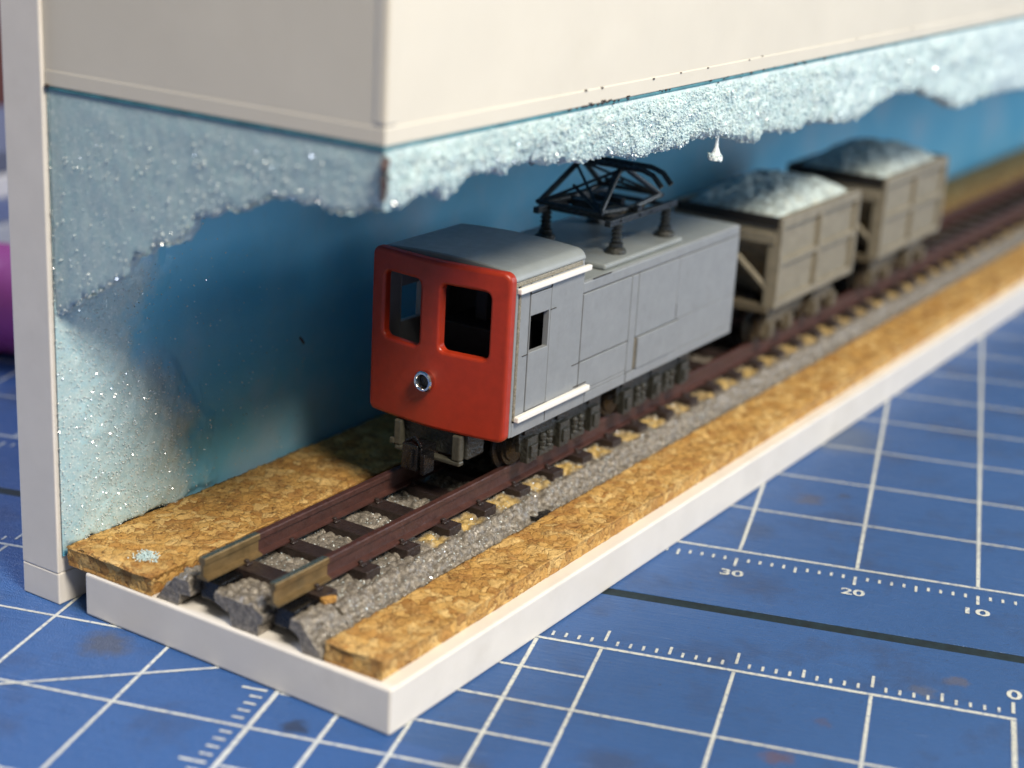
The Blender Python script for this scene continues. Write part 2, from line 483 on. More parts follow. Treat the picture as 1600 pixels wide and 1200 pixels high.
# lower half
seg(-0.2, 0, 100, 0, 0.46)
seg(0, 0.23, 0, 100, 0.5)
for a in range(10, 110, 10): seg(a, 0.23, a, 100, 0.5 if a == 50 else LW)
for a in (35, 45): seg(a, 0.23, a, 50, 0.42)
HZ = 0.030
for b in range(10, 100, 10): seg(0.25, b, 100, b, LW)
for b in (5, 15, 25, 35): seg(30.2, b, 49.7, b, LW)
HZ = 0.036
seg(50.3, 10.2, 100, 38.9, 0.34)
for k in range(1, 100):
    if k % 10 == 0: seg(k, -1.1, k, -2.9, 0.3)
    elif k % 5 == 0: seg(k, -0.75, k, -2.0, 0.3)
    else: seg(k, -0.62, k, -1.35, 0.27)
seg(0, -0.85, 0, -2.5, 0.34)
for k in range(1, 60):
    if k % 10 == 0: continue
    if k % 5 == 0: seg(50.7, k, 52.6, k, 0.34)
    else: seg(50.7, k, 51.6, k, 0.3)
# upper half
OA, OB = 2.6, -21.9
HZ = 0.022
seg(-150, OB, 150, OB, 0.44)
for k in range(-12, 13): seg(OA + 10 * k, OB - 0.23, OA + 10 * k, -400, 0.42)
HZ = 0.030
for k in range(1, 36): seg(-150, OB - 10 * k, 150, OB - 10 * k, 0.36)
for k in range(-40, 110):
    a = OA + k
    if k % 10 == 0: seg(a, OB + 1.6, a, OB + 3.3, 0.34)
    elif k % 5 == 0: seg(a, OB + 1.55, a, OB + 2.7, 0.3)
    else: seg(a, OB + 1.5, a, OB + 2.2, 0.3)
mat_part(lines, 'grid_print', 'print')

def numeral(txt, a, b, h, wx):
    cu = bpy.data.curves.new('numeral', 'FONT')
    cu.body = txt; cu.align_x = 'CENTER'; cu.align_y = 'CENTER'; cu.size = 1.0; cu.offset = 0.022
    to = bpy.data.objects.new('tmp', cu); COL.objects.link(to)
    bpy.context.view_layer.update()
    dg = bpy.context.evaluated_depsgraph_get()
    me = bpy.data.meshes.new_from_object(to.evaluated_get(dg))
    bpy.data.objects.remove(to)
    co = np.array([v.co[:] for v in me.vertices])
    lo, hi = co.min(0), co.max(0)
    for v in me.vertices:
        v.co = (-a + ((v.co.x - lo[0]) / (hi[0] - lo[0]) - 0.5) * wx, -b + ((v.co.y - lo[1]) / (hi[1] - lo[1]) - 0.5) * h, 0.034)
    me.materials.clear()
    o = link_mesh('numeral', me, 'print', cmat)
    return o
numeral('0', -0.1, -3.75, 1.45, 1.1)
for k in (10, 20, 30, 40, 50, 60, 70, 80, 90):
    numeral(str(k), OA + k - 10 + 0.0, OB + 4.75, 1.2, 1.95)

# ================================================================ DIORAMA CARCASS
base = MB().box(0, UEND, 0, 28.7, 0, BZ).build('base_plate', 'white_plastic', None, 0.22, 3)
tag(base, 'long white plastic base plate carrying the track and cork', 'base plate')

board = thing('backboard', (0, 31.2, 0), 'upright white board painted blue inside, behind the train', 'board')
MB().box(-0.15, UEND + 6, 31.4, 35.3, 2.59, 80).build('panel', 'white_plastic', board, 0.1, 2)
MB().box(-0.15, UEND + 6, 31.36, 35.3, 0, 2.585).build('foot_strip', 'white_plastic', board, 0.12, 2)
MB().box(0.45, UEND + 6, 31.25, 31.39, 4.4, 41).build('painted_face', 'board_blue', board)
MB().tube([(27.6, 31.22, 15.2), (27.9, 31.2, 14.9), (28.2, 31.22, 14.5)], 0.12, 6).build('paint_chip', 'mark', board)

fz = 39.55
fas = thing('valance_box', (0, 1.9, fz), 'cream plastic box hanging over the track above the snow', 'valance')
MB().box(0.12, 1.6, 2.02, 31.35, fz + 0.1, 80).build('end_panel', 'cream_plastic', fas, 0.1)
MB().box(0.16, UEND, 1.98, 3.2, fz + 0.12, 79.8).build('front_panel', 'cream_plastic', fas, 0.1)
MB().box(1.62, UEND - .1, 3.22, 31.2, fz + 0.5, fz + 1.3).build('shade_ceiling', 'board_blue', fas)  # unseen panel added to block light and keep the interior dark
MB().box(0.09, UEND + .1, 1.92, 3.0, fz, fz + 1.15).build('rim_strip', 'cream_plastic', fas, 0.08)
MB().box(0.095, 1.5, 2.95, 31.3, fz + .02, fz + 1.1).build('rim_strip', 'cream_plastic', fas, 0.045)
MB().box(0.04, 1.3, 1.86, 2.9, fz + 1.16, 79.9).build('corner_strip', 'cream_plastic', fas, 0.25, 3)
MB().box(0.1, UEND, 1.98, 3.3, fz - 0.3, fz - 0.01).build('paint_edge', 'teal', fas, 0.08)
MB().box(0.12, 1.5, 3.32, 31.22, fz - 0.3, fz - 0.02).build('paint_edge', 'teal', fas, 0.08)
sp = MB()
for k in range(46):
    u = random.uniform(19, 95); z = fz + random.choice((-0.05, 0.0, 1.14, -0.3)) + random.gauss(0, 0.05)
    if z > fz + 1 and random.random() < .5: continue
    r = random.uniform(0.025, 0.065)
    sp.box(u - r * 2, u + r * 2, 1.86, 1.95, z - r, z + r)
for k in range(14):
    u = random.uniform(20, 30); z = fz + 0.02 + random.gauss(0, 0.06)
    sp.box(u - .2, u + .2, 1.86, 1.95, z - .04, z + .04)
sp.box(-0.06, 0.1, 30.9, 31.2, fz - .1, fz + .12)
tag(sp.build('pencil_marks', 'mark', fas), kind='stuff')

# cork strips
def cork(name, v0, v1, h, uoff, label, seed):
    ds = 0.2
    us = np.concatenate([np.arange(uoff, 75, 0.2), np.arange(75, 120, 0.45), np.arange(120, UEND, 1.5)])
    top = BZ + h
    x, y, nx, ny, s = path([(v0, BZ + 0.02), (v0, top - .15), (v0 + .15, top), (v1 - .15, top), (v1, top - .15), (v1, BZ + 0.02)], ds)
    nx, ny = -nx, -ny
    if True:
        nx, ny = -nx, -ny
    U, S = np.meshgrid(us, s, indexing='ij')
    f1, f2, cid = worley(U * 0.75, S * 0.75 + 40, seed)
    f1b, f2b, cidb = worley(U * 1.7, S * 1.7 + 10, seed + 2)
    d = (cid - 0.5) * 0.12 - 0.10 * np.clip(1 - (f2 - f1) / 0.12, 0, 1) + (cidb - .5) * 0.07 - 0.07 * np.clip(1 - (f2b - f1b) / 0.12, 0, 1)
    d += (fbm(U * 0.15, S * 0.2, seed + 4) - 0.5) * 0.25 + (fbm(U * 2.2, S * 2.2, seed + 6) - .5) * 0.12
    edge = np.clip(np.minimum(S, s[-1] - S) / 0.5, 0, 1)
    X = U + (fbm(S * 0.8, U * 0 + 3.3, seed) - .5) * 0.8 * np.exp(-(U - uoff) / 1.0)
    Yc = x[None] + nx[None] * d * (0.3 + 0.7 * edge); Zc = y[None] + ny[None] * d * edge
    P = np.stack([X, Yc, Zc], -1)
    org = Vector((uoff, (v0 + v1) / 2, BZ))
    me = grid_mesh(name, P, True, org)
    o = link_mesh(name, me, 'cork', None, org)
    return tag(o, label, 'cork strip', 'cork strips beside the track')
cork('cork_strip', 6.0, 1.25, 1.45, 0.5, 'long cork strip along the outer edge of the white base, beside the blue mat', 3.0)
cork('cork_strip', 30.5, 22.05, 1.55, 0.1, 'wider cork strip between the near rail end and the snowy backboard', 8.0)

# ================================================================ TRACK
track = thing('track_section', (0, TC, BZ), 'small gauge railway track on grey moulded ballast with brown rails', 'track')
SP0, SPD = 4.45, 5.12
us = np.concatenate([np.arange(4.2, 62, 0.13), np.arange(62, 110, 0.28), np.arange(110, UEND, 1.0)])
x, y, nx, ny, s = path([(6.05, BZ), (8.15, 5.62), (19.65, 5.62), (21.75, BZ)], 0.13)
def ballast_disp(U, S, vv):
    f1, f2, cid = worley(U * 1.4, S * 1.4, 1.0)
    d = 0.42 * np.sqrt(np.clip(1 - (f1 / 0.62) ** 2, 0, 1)) * (0.55 + 0.75 * cid) - 0.14
    d += (fbm(U * 3.5, S * 3.5, 4.0) - .5) * 0.14
    return d
U, S = np.meshgrid(us, s, indexing='ij')
VV = np.broadcast_to(x[None], U.shape)
d = ballast_disp(U, S, VV)
flat = (VV > 8.3) & (VV < 19.5)
d = np.where(flat, d * 0.7 - 0.08, d)
P = np.stack([U, x[None] + nx[None] * d, np.maximum(y[None] + ny[None] * d, BZ - .3)], -1)
PB = P[:int(np.searchsorted(us, 62))].copy()
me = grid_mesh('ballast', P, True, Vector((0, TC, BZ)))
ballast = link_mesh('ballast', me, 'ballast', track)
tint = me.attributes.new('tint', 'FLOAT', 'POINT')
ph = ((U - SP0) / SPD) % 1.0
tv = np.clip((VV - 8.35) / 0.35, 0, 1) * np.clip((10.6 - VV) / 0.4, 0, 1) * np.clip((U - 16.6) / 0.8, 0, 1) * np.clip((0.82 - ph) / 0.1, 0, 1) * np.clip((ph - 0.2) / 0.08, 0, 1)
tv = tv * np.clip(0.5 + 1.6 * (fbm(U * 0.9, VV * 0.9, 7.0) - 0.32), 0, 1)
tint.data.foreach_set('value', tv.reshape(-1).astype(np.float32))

def end_block(prof, u0, u1, name):
    # rough plastic block with a stony skin on its upper side: prof = (y,z) loop, counter-clockwise
    xs, ys, ax, ay, ss = path(list(prof) + [prof[0]], 0.14)
    uu = np.arange(u0, u1, 0.14)
    U2, S2 = np.meshgrid(uu, ss, indexing='ij')
    ar = 0.5 * np.sum(xs[:-1] * ys[1:] - xs[1:] * ys[:-1])
    sg = -1 if ar > 0 else 1
    upf = np.clip((sg * ay)[None] * 1.6, 0, 1)
    d2 = ballast_disp(U2, S2 + 30, None) * (0.02 + 0.9 * upf) * np.clip((U2 - u0) / 0.25, 0, 1)
    d2[:, -1] = d2[:, 0]
    P2 = np.stack([U2 + (fbm(S2 * 1.5, U2 * 0 + 1.0, 2.0) - .5) * 0.15 * np.exp(-(U2 - u0)), xs[None] + sg * ax[None] * d2, ys[None] + sg * ay[None] * d2], -1)
    me2 = grid_mesh(name, P2, True, Vector((0, TC, BZ)))
    return link_mesh(name, me2, 'ballast', track)
end_block([(6.05, 3.53), (7.9, 3.53), (8.2, 4.6), (9.05, 5.1), (9.05, 5.75), (8.1, 5.7)], 0.35, 4.25, 'ballast_end_block')
end_block([(11.9, 3.53), (14.3, 3.53), (14.6, 4.5), (15.9, 4.9), (15.95, 5.62), (12.4, 5.62), (11.4, 5.2), (11.5, 4.6), (11.9, 4.4)], 0.3, 4.25, 'ballast_end_block')
end_block([(18.3, 4.6), (19.3, 4.5), (19.5, 3.53), (21.7, 3.53), (19.8, 5.65), (18.5, 5.7)], 0.35, 4.25, 'ballast_end_block')
MB().box(1.2, 4.4, 9.3, 11.2, 4.3, 5.85).build('rail_shoe', 'black', track, 0.1)
MB().box(1.2, 4.4, 16.2, 18.1, 4.3, 5.85).build('rail_shoe', 'black', track, 0.1)
MB().box(28.4, 30.6, 6.3, 7.35, 3.6, 4.75).build('clip_slot', 'black', track, 0.05)

# sleepers: one mesh shared
def sleeper_mesh():
    mb = MB()
    mb.box(-0.85, 0.85, -5.05, 5.05, -0.6, 0.42)
    for sy in (-3.25, 3.25):
        for e in (-1, 1):
            mb.box(-0.3, 0.3, sy + e * 0.6, sy + e * 0.95, 0.40, 0.58)
            mb.box(-0.17, 0.17, sy + e * 0.4, sy + e * 0.72, 0.5, 0.78)
    me = mb.mesh('sleeper')
    me.materials.append(M['sleeper'])
    return me
sm_ = sleeper_mesh()
k = 0
while SP0 + SPD * k < UEND - 2:
    o = bpy.data.objects.new('sleeper', sm_)
    COL.objects.link(o)
    o.parent = track
    o.location = (SP0 + SPD * k + random.uniform(-.08, .08), random.uniform(-.08, .08), 5.80 - BZ)
    o.rotation_euler = (random.uniform(-.01, .01), random.uniform(-.02, .02), random.uniform(-.012, .012))
    bevel(o, 0.06, 1)
    k += 1
def rail(v, u0, u1, name, mat):
    pr = [(-.52, .3), (.52, .3), (.52, .44), (.13, .6), (.12, 1.46), (.3, 1.56), (.3, 1.92), (.23, 2.0), (-.23, 2.0), (-.3, 1.92), (-.3, 1.56), (-.12, 1.46), (-.13, .6), (-.52, .44)]
    mb = MB().prism([(v + a, RT - 2.0 + b) for a, b in pr], 'x', u0, u1)
    return mb.build(name, mat, track)
for v in (TC - 3.25, TC + 3.25):
    r1 = rail(v, 6.2, UEND, 'rail', 'rail')
    r2 = rail(v, 0.35, 6.2, 'bare_rail_end', 'rail_bare')
    MB().box(0.37, 6.18, v - .22, v + .22, RT - .02, RT + .025).build('rail_head', 'rail_bare_top', r2)
    r2['label'] = 'unpainted brass end of the rail'

# ================================================================ LOCOMOTIVE
LC = 13.9
loco = thing('locomotive', (24.3, LC, RT), 'small grey electric locomotive with a red front and roof pantograph', 'locomotive')
Y0, Y1 = LC - 6.5, LC + 6.5       # near side, far side
ZB = 12.5

def face_panel(name, outer, holes, mat, parent, thick, bev, bend, u0):
    cu = bpy.data.curves.new('face', 'CURVE')
    cu.dimensions = '2D'; cu.fill_mode = 'BOTH'; cu.extrude = thick / 2 - bev; cu.bevel_depth = bev; cu.bevel_resolution = 3; cu.offset = -bev
    for loop in [outer] + holes:
        sp_ = cu.splines.new('POLY')
        sp_.points.add(len(loop) - 1)
        for p, q in zip(sp_.points, loop): p.co = (q[0], q[1], 0, 1)
        sp_.use_cyclic_u = True
    to = bpy.data.objects.new('tmp', cu); COL.objects.link(to)
    bpy.context.view_layer.update()
    dg = bpy.context.evaluated_depsgraph_get()
    me = bpy.data.meshes.new_from_object(to.evaluated_get(dg))
    bpy.data.objects.remove(to)
    bm = bmesh.new(); bm.from_mesh(me)
    for i in range(-13, 14):
        bmesh.ops.bisect_plane(bm, geom=bm.verts[:] + bm.edges[:] + bm.faces[:], plane_co=(i * 0.5, 0, 0), plane_no=(1, 0, 0))
    for i in range(12, 27):
        bmesh.ops.bisect_plane(bm, geom=bm.verts[:] + bm.edges[:] + bm.faces[:], plane_co=(0, i, 0), plane_no=(0, 1, 0))
    bmesh.ops.remove_doubles(bm, verts=bm.verts[:], dist=0.004)
    off = wl(parent)
    for v in bm.verts:
        a, z, t = v.co          # a = lateral (y - LC), z height, t thickness
        v.co = (u0 + t - bend(a, z) - off.x, LC + a - off.y, z - off.z)
    bmesh.ops.recalc_face_normals(bm, faces=bm.faces)
    bm.to_mesh(me); bm.free()
    me.materials.clear()
    for p in me.polygons: p.use_smooth = True
    o = link_mesh(name, me, mat, parent)
    wn = o.modifiers.new('wn', 'WEIGHTED_NORMAL'); wn.weight = 80
    return o
def rrect(x0, x1, z0, z1, r, n=6):
    rs = r if isinstance(r, (list, tuple)) else [r] * 4
    pts = []
    for (cx, cz, a0, q) in ((x1, z1, 0, rs[0]), (x0, z1, 90, rs[1]), (x0, z0, 180, rs[2]), (x1, z0, 270, rs[3])):
        sx = -1 if cx == x1 else 1; sz = -1 if cz == z1 else 1
        for k in range(n + 1):
            t = R(a0 + 90 * k / n)
            pts.append((cx + sx * q + q * math.cos(t), cz + sz * q + q * math.sin(t)))
    return pts
def bend(a, z):
    return 0.8 * (1 - (abs(a) / 6.6) ** 1.45)
front = face_panel('red_front_panel', rrect(-6.6, 6.6, 12.35, 26.1, [0.75, 0.75, 0.6, 0.6], 8), [rrect(-4.95, -0.65, 18.95, 24.35, 0.55), rrect(1.55 - 0.2, 5.15, 18.85, 24.3, 0.55)],
                   'red_paint', loco, 1.0, 0.3, bend, 24.15)
# headlamp ring
hl = MB().lathe((22.62, LC + 0.35, 16.3), [(0.78, 0.6), (0.86, 0.1), (0.86, -0.25), (0.76, -0.36), (0.62, -0.36), (0.52, -0.2), (0.50, 0.35), (0.1, 0.42)], 'x', 28).build('headlamp', 'chrome', loco, sm=True)
MB().lathe((22.62, LC + 0.35, 16.3), [(0.49, 0.1), (0.49, 0.3)], 'x', 20).build('lamp_socket', 'black', hl)

# cab shell
def wall(y0, y1, side):
    s = side
    mb = MB()
    # door with a window opening, built as four slabs that butt
    w = MB()
    w.box(26.85, 29.85, y0, y1, 14.25, 19.05); w.box(26.85, 29.85, y0, y1, 22.1, 23.85)
    door = MB()
    pts_o = [(26.85, 14.25), (29.85, 14.25), (29.85, 23.85), (26.85, 23.85)]
    pts_i = [(26.95, 19.1), (29.65, 19.05), (29.65, 22.05), (26.95, 22.1)]
    for yy in (y0, y1): pass
    v = [(p[0], y0, p[1]) for p in pts_o] + [(p[0], y0, p[1]) for p in pts_i] + [(p[0], y1, p[1]) for p in pts_o] + [(p[0], y1, p[1]) for p in pts_i]
    f = []
    for k in range(4):
        j = (k + 1) % 4
        f += [(k, j, 4 + j, 4 + k), (8 + k, 12 + k, 12 + j, 8 + j), (k, 8 + k, 8 + j, j), (4 + k, 4 + j, 12 + j, 12 + k)]
    door.poly(v, f).build('cab_door', 'grey_primer', loco, 0.05, 2)
for (yo, yi, sg) in ((Y0, Y0 + 0.5, -1), (Y1, Y1 - 0.5, 1)):
    wall(yo, yi, sg)
    MB().box(24.66, 25.0, yo, yi, 12.55, 24.8).build('side_panel', 'grey_primer', loco, 0.05)
    MB().tube([(25.18, yo - sg * .05, 13.9), (25.18, yo - sg * .05, 24.3)], 0.17, 10).build('door_rail', 'tan_glue', loco, sm=True)
    MB().box(25.4, 26.74, yo - sg * .04, yi, 13.75, 24.8).build('side_panel', 'grey_primer', loco, 0.05)
    MB().box(26.85, 29.85, yo - sg * .03, yi, 23.93, 24.8).build('side_panel', 'grey_primer', loco, 0.04)
    MB().box(26.85, 29.85, yo - sg * .03, yi, 13.75, 14.17).build('side_panel', 'grey_primer', loco, 0.04)
    MB().box(29.96, 34.95, yo - sg * .02, yi, 13.75, 24.8).build('side_panel', 'grey_primer', loco, 0.05)
    MB().box(25.02, 36.2, yo, yi, 12.5, 13.68).build('sill', 'grey_primer', loco, 0.05)
    MB().box(24.72, 35.4, yo + sg * 0.42, yo - sg * 0.02, 24.3, 24.76).build('white_upper_strip', 'white_strip', loco, 0.1, 2)
    MB().box(25.15, 36.25, yo + sg * 0.5, yo + sg * 0.001, 13.76, 14.24).build('white_lower_strip', 'white_strip', loco, 0.1, 2)
    MB().box(24.66, 34.6, yo - sg * 0.02, yi, 24.82, 25.2).build('roof_gutter', 'tan_glue', loco, 0.06)
    # hood side skins over the dark core: gaps are the engraved lines
    def skin(u0, u1, z0, z1, proud=0.0, mat='grey_primer'):
        MB().box(u0, u1, yo + sg * proud, yi - sg * .1, z0, z1).build('side_panel', mat, loco, 0.045)
    skin(36.26, 64.15, 12.5, 13.36)
    skin(35.06, 43.16, 13.72, 16.31)
    skin(35.06, 43.16, 16.43, 22.2)
    skin(43.27, 44.42, 13.46, 22.2)
    skin(44.53, 44.85, 13.46, 16.3, -0.03, 'brown_trim')
    skin(44.87, 52.5, 13.46, 16.33, 0.14)
    skin(44.53, 52.0, 16.43, 22.2)
    skin(52.05, 64.2, 16.43, 22.2, 0.0)
    skin(52.62, 64.2, 13.4, 16.40, 0.0)
    skin(36.3, 43.16, 13.40, 13.68, 0.0)
    MB().box(34.98, 64.2, yo - sg * .06, yi, 22.26, 23.2).build('side_panel', 'grey_primer', loco, 0.12, 2)
MB().box(35.3, 63.9, Y0 + 0.2, Y1 - 0.2, 12.6, 23.0).build('hood_core', 'groove', loco)
MB().box(34.9, 64.2, Y0 + 0.3, Y1 - 0.3, 22.9, 23.24).build('hood_top', 'roof_grey', loco, 0.05)
MB().box(63.92, 64.22, Y0 + 0.05, Y1 - 0.05, 12.5, 23.18).build('rear_panel', 'grey_primer', loco, 0.06)
for (u0_, u1_, z0_, z1_) in ((33.8, 35.05, 16.34, 16.4), (26.76, 26.83, 23.9, 24.25), (29.87, 29.94, 23.9, 24.25), (26.0, 26.8, 19.0, 19.05), (29.86, 30.7, 22.0, 22.06), (29.88, 29.95, 12.7, 13.65), (34.3, 36.3, 14.32, 14.42), (43.18, 43.26, 12.6, 13.36), (52.0, 52.06, 16.6, 17.9), (36.5, 39.5, 23.248, 23.3)):
    MB().box(u0_, u1_, Y0 - .025, Y0 + .1, z0_, z1_).build('scribed_line', 'groove', loco)
# cab floor, rear wall, furniture inside the cab
MB().box(24.7, 35.2, Y0 + .52, Y1 - .52, 12.7, 13.3).build('cab_floor', 'dark_interior', loco)
MB().box(34.5, 34.85, Y0 + .05, Y1 - .05, 13.3, 25.6).build('cab_rear_wall', 'grey_primer', loco)
MB().box(33.6, 34.4, Y0 + .7, Y1 - .7, 13.4, 24.4).build('bulkhead', 'dark_interior', loco)
MB().box(28.5, 33.5, Y0 + 2.2, Y1 - 3.2, 13.4, 19.6).build('motor_block', 'dark_interior', loco, 0.15)
MB().box(30.2, 31.2, LC - .2, LC + .9, 19.7, 23.5).build('cab_post', 'dark_interior', loco, 0.1)
# roof
prof = []
hw = 6.55
for k in range(9):
    t = R(180 - 90 * k / 8)
    prof.append((-hw + 1.0 + 1.0 * math.cos(t), 24.98 + 0.9 * math.sin(t)))
for k in range(1, 20):
    a = -hw + 1.0 + (2 * hw - 2.0) * k / 20
    prof.append((a, 25.88 + 0.24 * (1 - (a / (hw - 1)) ** 2)))
for k in range(9):
    t = R(90 - 90 * k / 8)
    prof.append((hw - 1.0 + 1.0 * math.cos(t), 24.98 + 0.9 * math.sin(t)))
prof += [(hw - 0.4, 24.98), (hw - 0.4, 25.3), (-hw + 0.4, 25.3), (-hw + 0.4, 24.98)]
ro = MB().prism([(LC + a, z + .23 - .0) for a, z in prof], 'x', 24.45, 34.95).build('cab_roof', 'roof_grey', loco, 0.14, 3, ang=50)
for p in ro.data.polygons: p.use_smooth = True
ro.data.set_sharp_from_angle(angle=R(40))

# running gear
MB().box(26.2, 62.5, LC - 2.3, LC + 2.3, 9.3, 12.7).build('chassis_block', 'black', loco, 0.2)
def bogie(u0, u1):
    for sg in (-1, 1):
        y = LC + sg * 4.75
        b = MB()
        b.box(u0, u1, y - 0.28, y + 0.28, 10.6, 11.9)
        b.box(u0 + .3, u1 - .3, y - .22, y + .22, 9.7, 10.65)
        n = 3
        for k in range(n):
            uc = u0 + 1.5 + (u1 - u0 - 3.0) * k / (n - 1)
            b.box(uc - .75, uc + .75, y + sg * .0, y + sg * 0.72, 8.75, 10.9)
            b.box(uc - .5, uc + .5, y + sg * .3, y + sg * 0.95, 9.2, 10.3)
            b.box(uc - .95, uc + .95, y - sg * .2, y + sg * 0.5, 11.2, 12.35)
        for k in range(n - 1):
            uc = u0 + 1.5 + (u1 - u0 - 3.0) * (k + .5) / (n - 1)
            for e in (-.5, .5):
                b.lathe((uc + e, y + sg * .38, 9.2), [(0.34, 0), (0.34, .25), (0.24, .3), (0.34, .45), (0.34, .7), (0.24, .78), (0.34, .95), (0.34, 1.3), (.2, 1.5)], 'z', 10)
            b.box(uc - 1.1, uc + 1.1, y - sg * .1, y + sg * 0.55, 8.75, 9.25)
        b.build('bogie_frame', 'chassis', loco, 0.09, 2)
    for uc in (u0 + 1.7, (u0 + u1) / 2, u1 - 1.7):
        for sg in (-1, 1):
            yy = LC + sg * 3.25
            MB().lathe((uc, yy, RT + 2.0), [(0.5, .5), (1.6, .5), (1.65, .3), (1.95, .3), (2.0, .0), (2.02, -.15), (2.45, -.25), (2.45, -.45), (0.5, -.5)] if sg > 0 else
                       [(0.5, -.5), (1.6, -.5), (1.65, -.3), (1.95, -.3), (2.0, .0), (2.02, .15), (2.45, .25), (2.45, .45), (0.5, .5)], 'y', 28).build('wheel', 'wheel', loco, sm=True)
        MB().tube([(uc, LC - 3.2, RT + 2.0), (uc, LC + 3.2, RT + 2.0)], 0.4, 10).build('axle', 'wheel', loco)
bogie(28.6, 41.8)
bogie(44.6, 58.6)
# coupler and front bracket
cp = MB()
cp.box(21.6, 24.0, LC - 0.35, LC + 1.3, 9.4, 11.0)
cp.prism([(21.3, 9.1), (22.3, 9.1), (22.5, 9.3), (22.5, 11.2), (22.2, 11.3), (21.4, 11.2)], 'y', LC - .1, LC + 1.4)
cp.tube([(21.5, LC - .4, 11.2), (21.9, LC + .5, 11.75), (21.7, LC + 1.3, 11.3)], 0.16, 6)
cp.box(21.4, 22.8, LC - 0.8, LC - .38, 8.9, 10.6)
cp.box(21.1, 21.4, LC + 0.25, LC + 0.55, 9.4, 10.8)
cp.build('coupler', 'black', loco, 0.18, 3)
br = MB()
br.box(22.9, 23.6, LC - 3.1, LC + 3.3, 9.75, 10.15)
br.box(22.9, 23.6, LC - 3.1, LC - 2.3, 10.17, 12.3)
br.box(22.9, 23.6, LC + 2.7, LC + 3.4, 10.17, 12.3)
br.build('front_bracket', 'step_tan', loco, 0.12)
MB().box(23.6, 26.0, LC - 3.4, LC + 3.4, 10.2, 12.35).build('buffer_block', 'chassis', loco, 0.15)
MB().box(22.8, 23.3, LC + 3.3, LC + 3.75, 10.2, 10.7).build('bracket_pin', 'step_tan', loco, 0.1)
# rear chassis bits
MB().box(60.0, 64.8, LC - 3.2, LC + 3.0, 10.2, 12.3).build('rear_bracket', 'step_tan', loco, 0.12)

# pantograph (part of the locomotive)
pl = MB().box(39.4, 53.4, Y0 + 0.65, Y1 - 0.6, 23.26, 23.78).build('pantograph_plate', 'roof_grey', loco, 0.2, 3)
pp = [(43.8, LC - 4.3), (43.8, LC + 2.9), (52.7, LC - 4.3), (52.7, LC + 2.9)]
for (u, v) in pp:
    ft = MB().lathe((u, v, 23.79), [(0.95, 0), (0.95, .2), (0.8, .42), (0.5, .57)], 'z', 14).build('insulator_foot', 'chassis', loco, sm=True)
    prf = [(0.62, 0), (0.62, .3)]
    z = .35
    for k in range(4): prf += [(0.36, z), (0.5, z + .12), (0.5, z + .26), (0.36, z + .36)]; z += .4
    prf += [(0.3, z + .25)]
    MB().lathe((u, v, 24.36), prf, 'z', 14).build('insulator', 'panto', loco, sm=False)
fb = MB()
zf = 26.35
for v in (LC - 4.3, LC + 2.9): fb.box(42.0, 54.2, v - .3, v + .3, zf - .05, zf + .5)
for u in (43.8, 47.2, 49.2, 52.7): fb.box(u - .22, u + .22, LC - 4.6, LC + 3.2, zf + .05, zf + .42)
fb.build('pantograph_frame', 'panto', loco, 0.06)
fb2 = MB()
fb2.box(43.9, 47.0, LC - 3.2, LC - 2.0, zf + .1, zf + .8)
fb2.tube([(45.6, LC - 3.4, zf + .6), (49.8, LC - 3.4, zf + .6)], .28, 8)
fb2.build('pantograph_spring', 'panto_tan', loco, 0.06)
zk = 27.35; zh = 30.3
arms = MB()
for v in (LC - 3.4, LC + 2.7):
    arms.tube([(48.2, v, zf + .5), (42.2, v, zk)], 0.3, 8)
    arms.tube([(46.8, v, zf + .5), (53.0, v, zk)], 0.3, 8)
for u in (42.2, 53.0):
    arms.tube([(u, LC - 3.7, zk), (u, LC + 3.0, zk)], 0.2, 8)
arms.lathe((47.5, LC, zf + .55), [(0.45, -4.4), (0.45, -3.9), (0.25, -3.8), (0.25, 3.2), (0.45, 3.3), (0.45, 3.7)], 'y', 10)
for e in (-1, 1): arms.box(47.5 + e * 1.6 - .35, 47.5 + e * 1.6 + .35, LC - 1.8, LC + 1.4, zf + .3, zf + 1.0)
arms.build('pantograph_lower_arm', 'panto', loco, sm=True)
arms = MB()
for v in (LC - 3.4, LC + 2.7):
    vi = LC + (v - LC) * 0.7
    arms.tube([(42.2, v, zk), (47.0, vi, zh)], 0.26, 8)
    arms.tube([(53.0, v, zk), (48.0, vi, zh)], 0.26, 8)
    arms.tube([(42.2, v, zk), (45.0, LC - (v - LC) * .3, zk + 1.3)], 0.15, 6)
    arms.tube([(42.2, v, zk), (46.9, 2 * LC - vi - .4, zh - .1)], 0.14, 6)
    arms.tube([(53.0, v, zk), (48.1, 2 * LC - vi - .4, zh - .1)], 0.14, 6)
    arms.tube([(53.0, v, zk), (50.4, LC - (v - LC) * .3, zk + 1.2)], 0.15, 6)
arms.build('pantograph_upper_arm', 'panto', loco, sm=True)
hd = MB()
for u in (46.6, 48.4):
    pts = [(u, LC + 6.6, zh - .75), (u, LC + 5.8, zh + .05), (u, LC + 4.8, zh + .38), (u, LC - 4.8, zh + .38), (u, LC - 5.9, zh + .05), (u, LC - 6.8, zh - .85)]
    hd.tube(pts, 0.25, 8)
for v in (-3.2, 0, 3.0): hd.box(46.5, 48.5, LC + v - .2, LC + v + .2, zh + .12, zh + .36)
hd.build('pantograph_head', 'panto', loco, sm=True)

for o in list(loco.children):
    if o is not pl and (o.name.startswith('pantograph') or o.name.startswith('insulator')):
        o.parent = pl          # the plate carries the whole pantograph

